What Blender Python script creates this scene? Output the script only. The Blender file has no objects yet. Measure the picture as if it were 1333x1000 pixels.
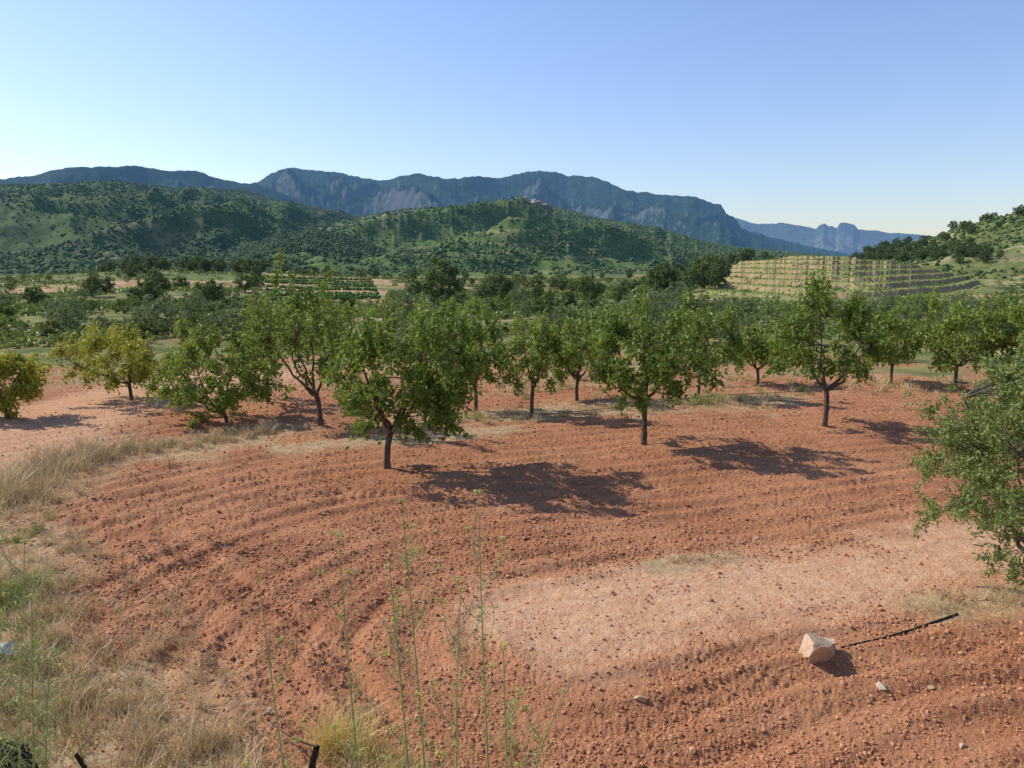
import bpy, math, random
import numpy as np
from mathutils import Vector
PI=math.pi
H=4.0; PITCH=math.asin(0.148); CP=math.cos(PITCH); SP=math.sin(PITCH)
COL=bpy.context.scene.collection

# ---------- view geometry used only to find ground points ----------
def ray(px,py):
    u=(px-666.5)/1000; v=(py-500)/1000
    return (u, CP-v*SP, -SP-v*CP)
def at(px,py,z=0.0):
    d=ray(px,py); t=(z-H)/d[2]; return (d[0]*t,d[1]*t)
def azel(px,py):
    d=ray(px,py); return math.atan2(d[0],d[1]), d[2]/math.hypot(d[0],d[1])
def azpx(px,py=380): return azel(px,py)[0]
def at_depth(px,py,Y):
    d=ray(px,py); t=Y/d[1]; return (d[0]*t,Y,H+d[2]*t)

# ---------- noise ----------
def hsh(ix,iy,seed):
    n=(ix*374761393+iy*668265263+seed*1442695041)&0xffffffff
    n=((n^(n>>13))*1274126177)&0xffffffff
    n=n^(n>>16)
    n=(n*2246822519)&0xffffffff
    return (n^(n>>15))/4294967296.0
def perlin(x,y,seed=0):
    x=np.asarray(x,float); y=np.asarray(y,float)
    xi=np.floor(x).astype(np.int64); yi=np.floor(y).astype(np.int64)
    xf=x-xi; yf=y-yi
    u=xf*xf*xf*(xf*(xf*6-15)+10); v=yf*yf*yf*(yf*(yf*6-15)+10)
    def g(dx,dy):
        a=hsh(xi+dx,yi+dy,seed)*2*PI
        return np.cos(a)*(xf-dx)+np.sin(a)*(yf-dy)
    a=g(0,0)*(1-u)+g(1,0)*u; b=g(0,1)*(1-u)+g(1,1)*u
    return (a*(1-v)+b*v)*1.5
def fbm(x,y,o=4,seed=0,gain=.5):
    s=0; a=1; t=0
    for k in range(o):
        s=s+a*perlin(x*2**k+k*17.3,y*2**k-k*9.1,seed+k); t+=a; a*=gain
    return s/t
def ridged(x,y,o=5,seed=0):
    s=0; a=1; t=0
    for k in range(o):
        n=1-np.abs(perlin(x*2**k+k*7.7,y*2**k+k*3.1,seed+k))*1.6
        s=s+a*n*n; t+=a; a*=.5
    return s/t
def sm(a,b,x):
    t=np.clip((x-a)/(b-a),0,1); return t*t*(3-2*t)
def dist_poly(x,y,pts):
    best=np.full(np.shape(x),1e9); arc=np.zeros(np.shape(x)); acc=0
    for (x0,y0),(x1,y1) in zip(pts[:-1],pts[1:]):
        dx,dy=x1-x0,y1-y0; L2=dx*dx+dy*dy
        t=np.clip(((x-x0)*dx+(y-y0)*dy)/L2,0,1)
        d=np.hypot(x-x0-t*dx,y-y0-t*dy)
        m=d<best; best=np.where(m,d,best); arc=np.where(m,acc+t*math.sqrt(L2),arc); acc+=math.sqrt(L2)
    return best,arc
def smooth_line(P,n=12):
    P=np.array([P[0]]+list(P)+[P[-1]],float); out=[]
    for i in range(1,len(P)-2):
        for t in np.linspace(0,1,n,endpoint=False):
            a,b,c,d=P[i-1],P[i],P[i+1],P[i+2]
            out.append(.5*((2*b)+(c-a)*t+(2*a-5*b+4*c-d)*t*t+(3*b-a-3*c+d)*t**3))
    out.append(P[-2]); return [tuple(q) for q in out]

# ---------- mesh helpers ----------
def mesh_np(name,V,F,mat,smooth=False,attrs=None,parent=None,link=True):
    V=np.ascontiguousarray(V,dtype=np.float32); F=np.ascontiguousarray(F,dtype=np.int32)
    me=bpy.data.meshes.new(name); n,k=F.shape
    me.vertices.add(len(V)); me.vertices.foreach_set('co',V.ravel())
    me.loops.add(n*k); me.loops.foreach_set('vertex_index',F.ravel())
    me.polygons.add(n); me.polygons.foreach_set('loop_start',np.arange(0,n*k,k,dtype=np.int32))
    me.update(calc_edges=True)
    me.polygons.foreach_set('use_smooth',np.full(n,smooth))
    if attrs:
        for an,(ty,dat) in attrs.items():
            a=me.attributes.new(an,ty,'POINT')
            a.data.foreach_set('value' if ty=='FLOAT' else 'color',np.ascontiguousarray(dat,dtype=np.float32).ravel())
    me.materials.append(mat)
    o=bpy.data.objects.new(name,me)
    if link: COL.objects.link(o)
    if parent: o.parent=parent
    return o
def tag(o,label=None,cat=None,group=None,kind=None):
    if label: o['label']=label
    if cat: o['category']=cat
    if group: o['group']=group
    if kind: o['kind']=kind
    return o
def empty(name,loc,rz=0,sc=(1,1,1)):
    o=bpy.data.objects.new(name,None); COL.objects.link(o); o.location=loc; o.rotation_euler=(0,0,rz); o.scale=sc
    o.empty_display_size=.2; return o
class Tubes:
    def __init__(s): s.V=[]; s.F=[]; s.n=0
    def add(s,P,R,k=6):
        P=np.asarray(P,float); m=len(P); R=np.broadcast_to(R,(m,))
        T=np.gradient(P,axis=0); T/=np.linalg.norm(T,axis=1)[:,None]+1e-9
        ref=np.array([0.31,.95,.05]) if abs(T[0][2])>.5 else np.array([0.05,.1,1.])
        A=np.cross(T,ref); A/=np.linalg.norm(A,axis=1)[:,None]+1e-9
        B=np.cross(T,A); an=np.arange(k)*2*PI/k
        ring=P[:,None,:]+R[:,None,None]*(np.cos(an)[None,:,None]*A[:,None,:]+np.sin(an)[None,:,None]*B[:,None,:])
        i=np.arange(m-1)[:,None]*k; j=np.arange(k)[None,:]; j2=(j+1)%k
        f=np.stack([i+j,i+j2,i+k+j2,i+k+j],-1).reshape(-1,4)+s.n
        s.V.append(ring.reshape(-1,3)); s.F.append(f); s.n+=m*k
    def build(s,name,mat,parent=None,link=True):
        return mesh_np(name,np.concatenate(s.V),np.concatenate(s.F),mat,True,None,parent,link)
def bez(a,b,c,n=7):
    t=np.linspace(0,1,n)[:,None]; a,b,c=map(np.asarray,(a,b,c))
    return a*(1-t)**2+2*b*t*(1-t)+c*t*t
def ico():
    p=(1+5**.5)/2
    V=np.array([(-1,p,0),(1,p,0),(-1,-p,0),(1,-p,0),(0,-1,p),(0,1,p),(0,-1,-p),(0,1,-p),(p,0,-1),(p,0,1),(-p,0,-1),(-p,0,1)],float)
    V/=np.linalg.norm(V[0])
    F=np.array([(0,11,5),(0,5,1),(0,1,7),(0,7,10),(0,10,11),(1,5,9),(5,11,4),(11,10,2),(10,7,6),(7,1,8),(3,9,4),(3,4,2),(3,2,6),(3,6,8),(3,8,9),(4,9,5),(2,4,11),(6,2,10),(8,6,7),(9,8,1)])
    return V,F
def subd(V,F):
    V=list(map(tuple,V)); mid={}; out=[]
    def m(a,b):
        k=(min(a,b),max(a,b))
        if k not in mid:
            q=np.array(V[a])+np.array(V[b]); q/=np.linalg.norm(q); V.append(tuple(q)); mid[k]=len(V)-1
        return mid[k]
    for a,b,c in F:
        x,y,z=m(a,b),m(b,c),m(c,a); out+=[(a,x,z),(b,y,x),(c,z,y),(x,y,z)]
    return np.array(V),np.array(out)
I0=ico(); I1=subd(*I0); I2=subd(*I1); I3=subd(*I2); I4=subd(*I3)
def blobs(P,S,rng,base=I0,jit=.25,rot=True):
    bV,bF=base; n=len(P); k=len(bV)
    V=bV[None]*(1+jit*rng.uniform(-1,1,(n,k,1)))
    if rot:
        a=rng.uniform(0,2*PI,n); c,s=np.cos(a)[:,None],np.sin(a)[:,None]
        V=np.stack([V[...,0]*c-V[...,1]*s,V[...,0]*s+V[...,1]*c,V[...,2]],-1)
    V=V*S[:,None,:]+P[:,None,:]
    F=bF[None]+(np.arange(n)*k)[:,None,None]
    return V.reshape(-1,3),F.reshape(-1,3)

# ---------- material helpers ----------
class M:
    def __init__(s,name):
        s.m=bpy.data.materials.new(name); s.m.use_nodes=True; s.t=s.m.node_tree; s.t.nodes.clear()
        s.out=s.n('ShaderNodeOutputMaterial')
    def n(s,ty,**kw):
        o=s.t.nodes.new(ty)
        for k,v in kw.items(): setattr(o,k,v)
        return o
    def l(s,a,b): s.t.links.new(a,b)
    def put(s,inp,v):
        if isinstance(v,bpy.types.NodeSocket): s.l(v,inp)
        elif isinstance(v,(tuple,list)) and len(v)==3 and inp.type=='RGBA': inp.default_value=(*v,1)
        else: inp.default_value=v
    def mix(s,f,a,b,mode='MIX'):
        o=s.n('ShaderNodeMix',data_type='RGBA',blend_type=mode)
        s.put(o.inputs[0],f); s.put(o.inputs[6],a); s.put(o.inputs[7],b); return o.outputs[2]
    def math(s,op,a,b=0.0,c=None):
        o=s.n('ShaderNodeMath',operation=op); s.put(o.inputs[0],a); s.put(o.inputs[1],b)
        if c is not None: s.put(o.inputs[2],c)
        return o.outputs[0]
    def pos(s):
        return s.n('ShaderNodeNewGeometry').outputs['Position']
    def noise(s,scale,det=4,rough=.55,vec=None,dist=0):
        o=s.n('ShaderNodeTexNoise'); o.inputs['Scale'].default_value=scale; o.inputs['Detail'].default_value=det
        o.inputs['Roughness'].default_value=rough; o.inputs['Distortion'].default_value=dist
        s.l(vec if vec is not None else s.pos(),o.inputs['Vector']); return o.outputs['Fac']
    def ramp(s,f,a,b,lo=0.,hi=1.):
        o=s.n('ShaderNodeMapRange',interpolation_type='SMOOTHSTEP'); s.put(o.inputs[0],f)
        o.inputs[1].default_value=a; o.inputs[2].default_value=b; o.inputs[3].default_value=lo; o.inputs[4].default_value=hi
        return o.outputs[0]
    def attr(s,name):
        return s.n('ShaderNodeAttribute',attribute_name=name)
    def bump(s,h,dist,strength=1.):
        o=s.n('ShaderNodeBump'); o.inputs['Distance'].default_value=dist; o.inputs['Strength'].default_value=strength
        s.l(h,o.inputs['Height']); return o.outputs[0]
    def bsdf(s,col,rough=.9,nor=None,spec=.2):
        o=s.n('ShaderNodeBsdfPrincipled'); s.put(o.inputs['Base Color'],col); s.put(o.inputs['Roughness'],rough)
        o.inputs['Specular IOR Level'].default_value=spec
        if nor is not None: s.l(nor,o.inputs['Normal'])
        return o.outputs[0]
    def haze(s,sh,L=14000.,col=(.12,.26,.54)):  # aerial haze painted into the material: blue emission grows with distance from world origin
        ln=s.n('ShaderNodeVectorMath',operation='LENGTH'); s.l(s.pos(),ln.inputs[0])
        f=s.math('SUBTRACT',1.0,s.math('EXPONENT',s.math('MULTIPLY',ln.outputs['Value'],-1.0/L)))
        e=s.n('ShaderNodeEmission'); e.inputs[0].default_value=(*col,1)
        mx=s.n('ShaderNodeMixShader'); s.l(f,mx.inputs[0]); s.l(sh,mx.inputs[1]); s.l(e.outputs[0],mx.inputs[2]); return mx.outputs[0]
    def done(s,sh): s.l(sh,s.out.inputs['Surface']); return s.m

def country(m,lo=.40):
    a=m.noise(.035,5,.6); b=m.noise(.4,4,.65); c=m.noise(.014,3,.5)
    g=m.mix(m.ramp(b,.35,.65),(.09,.125,.034),(.25,.23,.08))
    s=m.mix(m.ramp(b,.3,.7),(.38,.215,.11),(.46,.33,.18))
    x=m.mix(m.ramp(a,lo,lo+.08),s,g)
    return m.mix(m.ramp(c,.48,.58,0,.8),x,(.12,.155,.045))

def mat_field():
    m=M('tilled_red_soil'); at_=m.attr('mask'); sep=m.n('ShaderNodeSeparateColor'); m.l(at_.outputs['Color'],sep.inputs[0])
    R,G,B=sep.outputs
    n1=m.noise(.5,5,.6); n2=m.noise(7,5,.65); n3=m.noise(45,4,.7); n4=m.noise(1.7,5,.7)
    soil=m.mix(m.ramp(n1,.35,.65),(.37,.148,.068),(.47,.212,.104))
    soil=m.mix(m.ramp(n4,.50,.70,0,.55),soil,(.56,.30,.17))
    soil=m.mix(m.ramp(n2,.3,.7,0,.5),soil,(.50,.245,.13))
    soil=m.mix(m.ramp(n3,.52,.70,0,.65),soil,(.21,.080,.036))
    pale=m.mix(m.ramp(n2,.35,.65),(.58,.305,.170),(.68,.42,.255))
    pale=m.mix(m.ramp(n3,.55,.75,0,.6),pale,(.42,.21,.115))
    pale=m.mix(m.ramp(n4,.45,.65,0,.5),pale,(.53,.27,.145))
    c=m.mix(R,soil,pale)
    straw=m.mix(m.ramp(n2,.35,.65),(.37,.24,.125),(.51,.385,.215))
    c=m.mix(m.math('MULTIPLY',G,m.ramp(m.noise(2.2,4,.6),.3,.6,.35,1)),c,straw)
    c=m.mix(B,c,country(m))
    h=m.math('ADD',m.math('MULTIPLY',n3,.5),m.noise(16,4,.7))
    return m.done(m.bsdf(c,.95,m.bump(h,.04,1.),.1))
def mat_clod():
    m=M('soil_clod'); n=m.noise(12,4,.6); t=m.attr('tint').outputs['Fac']
    c=m.mix(t,(.37,.148,.068),(.54,.285,.16)); c=m.mix(m.ramp(n,.4,.7,0,.6),c,(.48,.225,.115))
    return m.done(m.bsdf(c,.95,m.bump(m.noise(60,3,.7),.01,.6),.1))
def mat_ground(nm='countryside_ground',lo=.40):
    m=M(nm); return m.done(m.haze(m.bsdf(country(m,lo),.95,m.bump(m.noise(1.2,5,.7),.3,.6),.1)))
def mat_hill(name,green1,green2,tan,rock,fs,tan_amt=.55,rockn=.75,terr=0,cell=6.,rstr=.5,hzcol=(.12,.26,.54),L=14000.,tst=.75):
    m=M(name); g=m.n('ShaderNodeNewGeometry'); sx=m.n('ShaderNodeSeparateXYZ'); m.l(g.outputs['True Normal'],sx.inputs[0])
    a=m.noise(fs,6,.6); b=m.noise(fs*9,5,.7); vo=m.n('ShaderNodeTexVoronoi'); vo.inputs['Scale'].default_value=1./cell; m.l(m.pos(),vo.inputs['Vector'])
    c=m.mix(m.ramp(b,.35,.65),green1,green2)
    c=m.mix(m.ramp(vo.outputs['Distance'],.15,.55,.7,.0),c,green1)
    tf=m.math('MULTIPLY',m.ramp(a,tan_amt,tan_amt+.1),m.ramp(b,.38,.6,.1,.8))
    c=m.mix(tf,c,tan)
    if terr:
        sp=m.n('ShaderNodeSeparateXYZ'); m.l(m.pos(),sp.inputs[0])
        w=m.math('SINE',m.math('ADD',m.math('MULTIPLY',sp.outputs[2],terr),m.math('MULTIPLY',a,14.)))
        c=m.mix(m.math('MULTIPLY',m.ramp(w,.55,.95),m.ramp(m.noise(fs*.6,3),.46,.54,0,tst)),c,tan)
    st=m.math('ADD',sx.outputs[2],m.math('MULTIPLY',m.math('SUBTRACT',b,.5),rstr))
    c=m.mix(m.ramp(st,rockn-.12,rockn,1,0),c,rock)
    return m.done(m.haze(m.bsdf(c,.95,m.bump(vo.outputs['Distance'],cell*.5,-.8),.05),L,hzcol))
def mat_leaf(name,a,b,c,trans=.35,var=.5,haze=False,rough=.5,tcol=(.26,.31,.04)):
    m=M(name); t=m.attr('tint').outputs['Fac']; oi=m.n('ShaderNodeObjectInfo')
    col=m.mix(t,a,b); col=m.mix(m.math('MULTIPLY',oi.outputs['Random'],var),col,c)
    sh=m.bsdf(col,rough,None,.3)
    if trans>0:
        tr=m.n('ShaderNodeBsdfTranslucent'); m.l(m.mix(.5,col,tcol),tr.inputs[0])
        mx=m.n('ShaderNodeMixShader'); mx.inputs[0].default_value=trans; m.l(sh,mx.inputs[1]); m.l(tr.outputs[0],mx.inputs[2])
        sh=mx.outputs[0]
    if haze: sh=m.haze(sh)
    return m.done(sh)
def mat_bark(name,a,b):
    m=M(name); tc=m.n('ShaderNodeTexCoord').outputs['Object']; mp=m.n('ShaderNodeMapping'); mp.inputs['Scale'].default_value=(1,1,.25); m.l(tc,mp.inputs[0])
    n=m.noise(28,5,.7,mp.outputs[0]); return m.done(m.bsdf(m.mix(m.ramp(n,.35,.65),a,b),.9,m.bump(n,.02,1.),.1))
def mat_plain(name,a,b,sc=10,rough=.8,bd=.01,obj=False,haze=False):
    m=M(name); v=m.n('ShaderNodeTexCoord').outputs['Object'] if obj else None
    n=m.noise(sc,5,.65,v); s=m.bsdf(m.mix(m.ramp(n,.3,.7),a,b),rough,m.bump(n,bd,.8),.2)
    return m.done(m.haze(s) if haze else s)

MF=mat_field(); MC=mat_clod(); MG=mat_ground(); MG2=mat_ground('slope_earth',.46)
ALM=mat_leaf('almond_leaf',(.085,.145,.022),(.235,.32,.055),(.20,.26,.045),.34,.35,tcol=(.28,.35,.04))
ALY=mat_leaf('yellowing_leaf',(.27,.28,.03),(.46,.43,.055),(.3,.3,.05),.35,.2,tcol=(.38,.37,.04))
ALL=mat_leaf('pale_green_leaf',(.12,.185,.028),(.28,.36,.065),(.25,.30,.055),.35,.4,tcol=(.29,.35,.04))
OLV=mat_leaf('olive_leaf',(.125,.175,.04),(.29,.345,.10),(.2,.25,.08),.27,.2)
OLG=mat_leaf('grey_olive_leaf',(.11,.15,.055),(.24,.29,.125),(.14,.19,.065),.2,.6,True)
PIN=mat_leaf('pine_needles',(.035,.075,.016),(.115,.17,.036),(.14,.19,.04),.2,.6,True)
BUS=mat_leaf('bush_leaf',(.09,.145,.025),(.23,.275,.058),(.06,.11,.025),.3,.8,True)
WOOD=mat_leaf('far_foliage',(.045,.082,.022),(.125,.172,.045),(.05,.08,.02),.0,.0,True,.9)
BARK=mat_bark('dark_bark',(.055,.040,.030),(.16,.12,.09))
BARKO=mat_bark('grey_bark',(.10,.085,.065),(.21,.175,.14))
STRAW=mat_leaf('dry_grass_blade',(.30,.20,.10),(.78,.61,.34),(.4,.3,.2),.2,0,tcol=(.65,.52,.27))
GOLD=mat_leaf('golden_grass_blade',(.50,.38,.13),(.78,.64,.26),(.4,.3,.2),.3,0,tcol=(.7,.58,.2))
GRN=mat_leaf('green_grass_blade',(.18,.21,.055),(.48,.45,.17),(.2,.2,.1),.25,0)
STEM=mat_leaf('fennel_stem',(.25,.31,.10),(.40,.42,.17),(.38,.39,.15),.0,.6)
FLOW=mat_leaf('fennel_flower',(.45,.44,.10),(.66,.58,.15),(.48,.46,.14),.2,.3,tcol=(.6,.55,.1))
ROCK=mat_plain('pale_limestone',(.37,.27,.18),(.52,.41,.29),9,.9,.02)
ROCKR=mat_plain('tan_stone',(.40,.26,.16),(.55,.40,.27),9,.9,.02)
GREYR=mat_plain('grey_stone',(.36,.35,.33),(.56,.54,.52),7,.9,.03)
CREST=mat_plain('pale_crest_rock',(.24,.20,.15),(.48,.41,.32),.12,.9,3.,False,True)
HOSE=mat_plain('black_hose_plastic',(.012,.012,.012),(.03,.028,.026),20,.45,.001)
CHAR=mat_plain('charred_wood',(.012,.010,.009),(.035,.027,.022),14,.9,.01)
TWIG=mat_plain('dead_twig',(.12,.09,.07),(.26,.21,.17),30,.9,.005)

# ---------- near ground ----------
SPINE=[at(1750,670),at(1500,695),at(1330,722),at(1120,760),at(920,795),at(740,830)]
STRAWS=[([at(-60,690),at(30,640),at(120,600),at(240,585),at(380,562)],.9),
        ([at(-150,760),at(0,780),at(60,860),at(150,960),at(260,1060)],.75),
        ([at(560,548),at(700,538),at(850,528),at(1010,518)],1.1),
        ([at(1230,790),at(1330,778),at(1420,775)],.45),
        ([at(870,735),at(945,722)],.25),
        ([at(380,585),at(520,575),at(660,560)],.5),
        ([at(200,1000),at(420,1040),at(700,1090)],.35)]
TRACK=[at(-200,640),at(0,585),at(110,535),at(230,500),at(330,492)]
RUTS=[smooth_line([at(430,622),at(250,632),at(125,665),at(120,705),at(200,765),at(300,850),at(370,960),at(400,1080)],8),
      smooth_line([at(620,640),at(380,648),at(235,668),at(225,700),at(310,765),at(420,850),at(500,960),at(530,1080)],8)]
def masks(x,y):
    r=np.hypot(x,y); wob=fbm(x*.35,y*.35,3,5); wf=fbm(x*1.6,y*1.6,3,6)
    d,_=dist_poly(x,y,SPINE)
    side=y-np.interp(x,[p[0] for p in SPINE[::-1]],[p[1] for p in SPINE[::-1]])
    comp=1-sm(.45,1.75,d+wob*.6+wf*.6+np.where(side<0,.4,-.35)*sm(0,.4,np.abs(side)))
    dt,_=dist_poly(x,y,TRACK); comp=np.maximum(comp,.75*(1-sm(1.5,3.,dt+wob)))
    g=np.zeros_like(x)
    for P,w in STRAWS:
        dd,_=dist_poly(x,y,P); g=np.maximum(g,1-sm(w*.3,w*1.7,dd+wob*w*1.2+wf*w*.7))
    g=np.maximum(g,.85*sm(5.6,4.2,y)) 
    lf=np.interp(y,[3,6,8,12,16],[-2.6,-4.0,-5.2,-7.6,-11]); g=np.maximum(g,.9*sm(.9,-.7,x-lf+wob*1.3)*sm(18,14,y))
    back=sm(23,32,y+3*wob)*.75; g=np.maximum(g,back*sm(-.25,.3,wob+.05))
    B=sm(30,40,r+wob*10)
    return d,comp,g,B,wob
def ground_z(x,y,full=True,msk=None):
    x=np.asarray(x,float); y=np.asarray(y,float)
    d,comp,g,B,wob=msk if msk is not None else masks(x,y)
    bank=np.maximum(0,2.45-.45*y); bank=np.where(y<1,2.0,bank); bank=bank*sm(14,9,np.abs(x))
    z=bank+.10*fbm(x*.15,y*.15,3,11)+.06*wob
    rough=(1-comp*.85)*(1-g*.55)*(1-B)
    fam=rough*(.45+.6*sm(-.3,.4,fbm(x*.5+4,y*.5,2,21)))
    ph=(d+.18*wob)*2*PI/.62+.6*perlin(x*.7,y*.7,8)
    z=z+.038*fam*(np.sin(ph)+.30*np.sin(ph*2.3+1))
    if full:
        big=.40+.60*sm(-.35,.45,fbm(x*.7+9,y*.7,3,27))
        cl=np.abs(perlin(x*6,y*6,31)); cl2=np.abs(perlin(x*14,y*14,32)); cl3=perlin(x*28,y*28,33); cl4=perlin(x*50,y*50,34)
        z=z+rough*big*(.026*(.4-cl)+.032*(.4-cl2)+.019*cl3+.011*cl4)+(1-rough)*(.016*fbm(x*5,y*5,3,41))
        for P in RUTS:
            dd,arc=dist_poly(x,y,P); w=1-sm(.12,.24,dd); ir=.5+.5*sm(-.3,.3,fbm(x*.9,y*.9,2,55))
            z=z-w*ir*(.040-.012*np.sign(np.sin(arc*2*PI/.17+dd*9)))*(y<18)+ir*.024*(1-sm(.0,.12,np.abs(dd-.29)))*(y<18)
    return z
naz,nr=1150,820
az=np.linspace(-1.02,1.02,naz); rr=np.exp(np.linspace(math.log(1.6),math.log(72),nr))
A,Rr=np.meshgrid(az,rr); X=Rr*np.sin(A); Y=Rr*np.cos(A)
mk=masks(X,Y); Z=ground_z(X,Y,True,mk)
Z-=.35*sm(66,72,Rr)
V=np.stack([X,Y,Z],-1).reshape(-1,3)
i=(np.arange(nr-1)[:,None]*naz+np.arange(naz-1)[None,:]); F=np.stack([i,i+1,i+naz+1,i+naz],-1).reshape(-1,4)
colr=np.stack([mk[1],mk[2],mk[3],np.ones_like(X)],-1).reshape(-1,4)
tag(mesh_np('field',V,F,MF,True,{'mask':('FLOAT_COLOR',colr)}),'tilled red clay orchard field with paler compacted strip','field',kind='structure')
naz2,nr2=360,150
az=np.linspace(-PI,PI,naz2); rr=np.concatenate([[0.01],np.exp(np.linspace(math.log(2),math.log(16000),nr2-1))])
A,Rr=np.meshgrid(az,rr); X=Rr*np.sin(A); Y=Rr*np.cos(A)
Z=-.22*sm(78,66,Rr)-.25*sm(5,0,Rr)+np.where(Rr>75,.5*fbm(X*.02,Y*.02,3,3)*sm(75,160,Rr),0)
inside=(np.abs(A)<.98)&(Rr<64)
Z=np.where((~inside)&(Rr<60)&(np.abs(A)>1.05),Z+.2+np.where(Y<3,1.9*sm(14,6,Rr),0),Z)
V=np.stack([X,Y,Z],-1).reshape(-1,3); i=(np.arange(nr2-1)[:,None]*naz2+np.arange(naz2-1)[None,:]); F=np.stack([i,i+1,i+naz2+1,i+naz2],-1).reshape(-1,4)
tag(mesh_np('ground',V,F,MG,True),'dry valley floor of scrub and earth beyond the orchard','ground',kind='structure')

# ---------- hills ----------
class Ridge:
    def __init__(s,pts,rf,rr,rb,amp,scale,seed,p=1.2,base=-6,jag=.0015,jf=60,cliff=0,wv=.06):
        q=[azel(*a) for a in pts]; s.a=[k[0] for k in q]; s.e=[k[1] for k in q]; s.wv=wv
        s.rf,s.rr,s.rb,s.amp,s.scale,s.seed,s.p,s.base,s.jag,s.jf,s.cliff=rf,rr,rb,amp,scale,seed,p,base,jag,jf,cliff
    def z(s,az,r):
        e=np.interp(az,s.a,s.e); e=e+s.jag*fbm(az*s.jf,az*0+s.seed,5,s.seed,.6)*2
        wr=s.rr*(1+s.wv*perlin(az*7,az*0+.5,s.seed+9)); top=H+e*wr
        t=np.clip((r-s.rf)/(wr-s.rf),0,1); f=t**s.p
        if s.cliff:
            f=f*(1-s.cliff)+s.cliff*.5*(sm(.55,.70,t+.12*perlin(az*12,r/600.,s.seed))+sm(.84,.95,t+.08*perlin(az*16,r/500.,s.seed+1)))
        b=1-sm(0,1,(r-wr)/(s.rb-s.rr)); sh=np.where(r<wr,f,b)
        x=r*np.sin(az); y=r*np.cos(az)
        n=ridged(x/s.scale,y/s.scale,6,s.seed)-.62
        w=np.clip(sh*(1-sh)*4,0,1)
        return s.base+(top-s.base)*(sh+s.amp*n*w)
    def build(s,name,label,mat,naz=500,nr=140,smooth=True,post=None):
        az=np.linspace(s.a[0],s.a[-1],naz); rr=np.linspace(s.rf*.97,s.rb,nr)
        A,R_=np.meshgrid(az,rr); Z=s.z(A,R_)
        if post is not None: Z=post(A,R_,Z)
        V=np.stack([R_*np.sin(A),R_*np.cos(A),Z],-1).reshape(-1,3)
        i=(np.arange(nr-1)[:,None]*naz+np.arange(naz-1)[None,:]); F=np.stack([i,i+1,i+naz+1,i+naz],-1).reshape(-1,4)
        return tag(mesh_np(name,V,F,mat,smooth),label,'mountain' if 'mountain' in name else 'hill',kind='structure')
MH1=mat_hill('mid_hill_scrub',(.055,.098,.028),(.125,.168,.048),(.30,.27,.14),(.36,.30,.22),.004,.55,.40,.55,5,.3,tst=.4)
MH2=mat_hill('left_hill_scrub',(.042,.078,.024),(.10,.14,.042),(.26,.22,.13),(.22,.19,.14),.004,.54,.36,0,6,.3)
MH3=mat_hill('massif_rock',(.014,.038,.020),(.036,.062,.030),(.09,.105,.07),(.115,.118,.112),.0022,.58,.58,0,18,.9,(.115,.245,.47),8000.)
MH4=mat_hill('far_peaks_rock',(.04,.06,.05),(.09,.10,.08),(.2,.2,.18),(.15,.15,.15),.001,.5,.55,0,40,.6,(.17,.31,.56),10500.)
MH5=mat_hill('right_hill_scrub',(.10,.125,.038),(.20,.205,.07),(.36,.31,.17),(.33,.28,.19),.025,.47,.35,0,1.5,.3)
def mat_terrace():
    m=M('terrace_earth'); g=m.n('ShaderNodeNewGeometry'); sx=m.n('ShaderNodeSeparateXYZ'); m.l(g.outputs['True Normal'],sx.inputs[0]); b=m.noise(.5,5,.6); c=m.noise(.04,4,.6)
    top=m.mix(m.ramp(b,.35,.65),(.13,.17,.045),(.26,.27,.085)); top=m.mix(m.ramp(c,.5,.62,0,.6),top,(.36,.29,.15)); ris=m.mix(m.ramp(b,.35,.65),(.34,.25,.13),(.24,.18,.085))
    return m.done(m.haze(m.bsdf(m.mix(m.ramp(sx.outputs[2],.88,.97),ris,top),.95,m.bump(b,.3,.6),.05)))
MTER=mat_terrace()
RA=Ridge([(600,300),(850,292),(930,288),(960,284),(985,292),(1020,290),(1045,294),(1062,298),(1067,293),(1073,291),(1079,295),(1083,294),(1089,297),(1094,290),(1101,289),(1106,291),(1112,292),(1117,299),(1135,300),(1160,303),(1195,305),(1240,312),(1333,320),(1500,330)],6500,9500,11500,.34,900,3,1.3,-20,.0009,70,.08)
RA.build('far_mountain_range','hazy blue far peaks with twin rock towers on the skyline',MH4,900,110)
RB=Ridge([(200,262),(300,248),(335,237),(352,226),(375,218),(400,221),(440,224),(470,232),(505,235),(525,228),(547,226),(575,232),(600,232),(622,229),(650,232),(675,226),(700,222),(722,224),(742,229),(765,229),(790,236),(812,247),(832,250),(870,254),(905,256),(925,264),(938,266),(945,277),(957,284),(965,297),(1000,308),(1060,322),(1150,340),(1300,360)],2000,4700,6200,.50,950,7,.95,-20,.0015,80,.06,.16)
RB.build('rocky_mountain_range','long hazy blue massif with faint cliff bands behind the green hills',MH3,1200,340)
RC=Ridge([(-500,240),(-200,238),(0,233),(40,229),(70,221),(100,217),(150,217),(175,215),(215,222),(255,222),(275,229),(300,236),(335,240),(400,262),(500,300),(600,340)],2400,3600,4600,.55,620,13,1.1,-20,.0012,60,.06)
RC.build('left_mountain_range','dark wooded mountain ridge at far left skyline',MH3,500,140)
RD=Ridge([(-600,246),(-200,240),(0,240),(60,240),(110,236),(150,236),(190,240),(230,246),(280,246),(320,248),(345,256),(400,268),(440,274),(480,286),(520,300),(600,324),(700,352),(800,365)],400,2100,3000,.40,420,17,1.0,-8,.0006,60,.0)
RD.build('wooded_left_hill','dark green wooded hill rising on the left',MH2,800,260)
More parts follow.
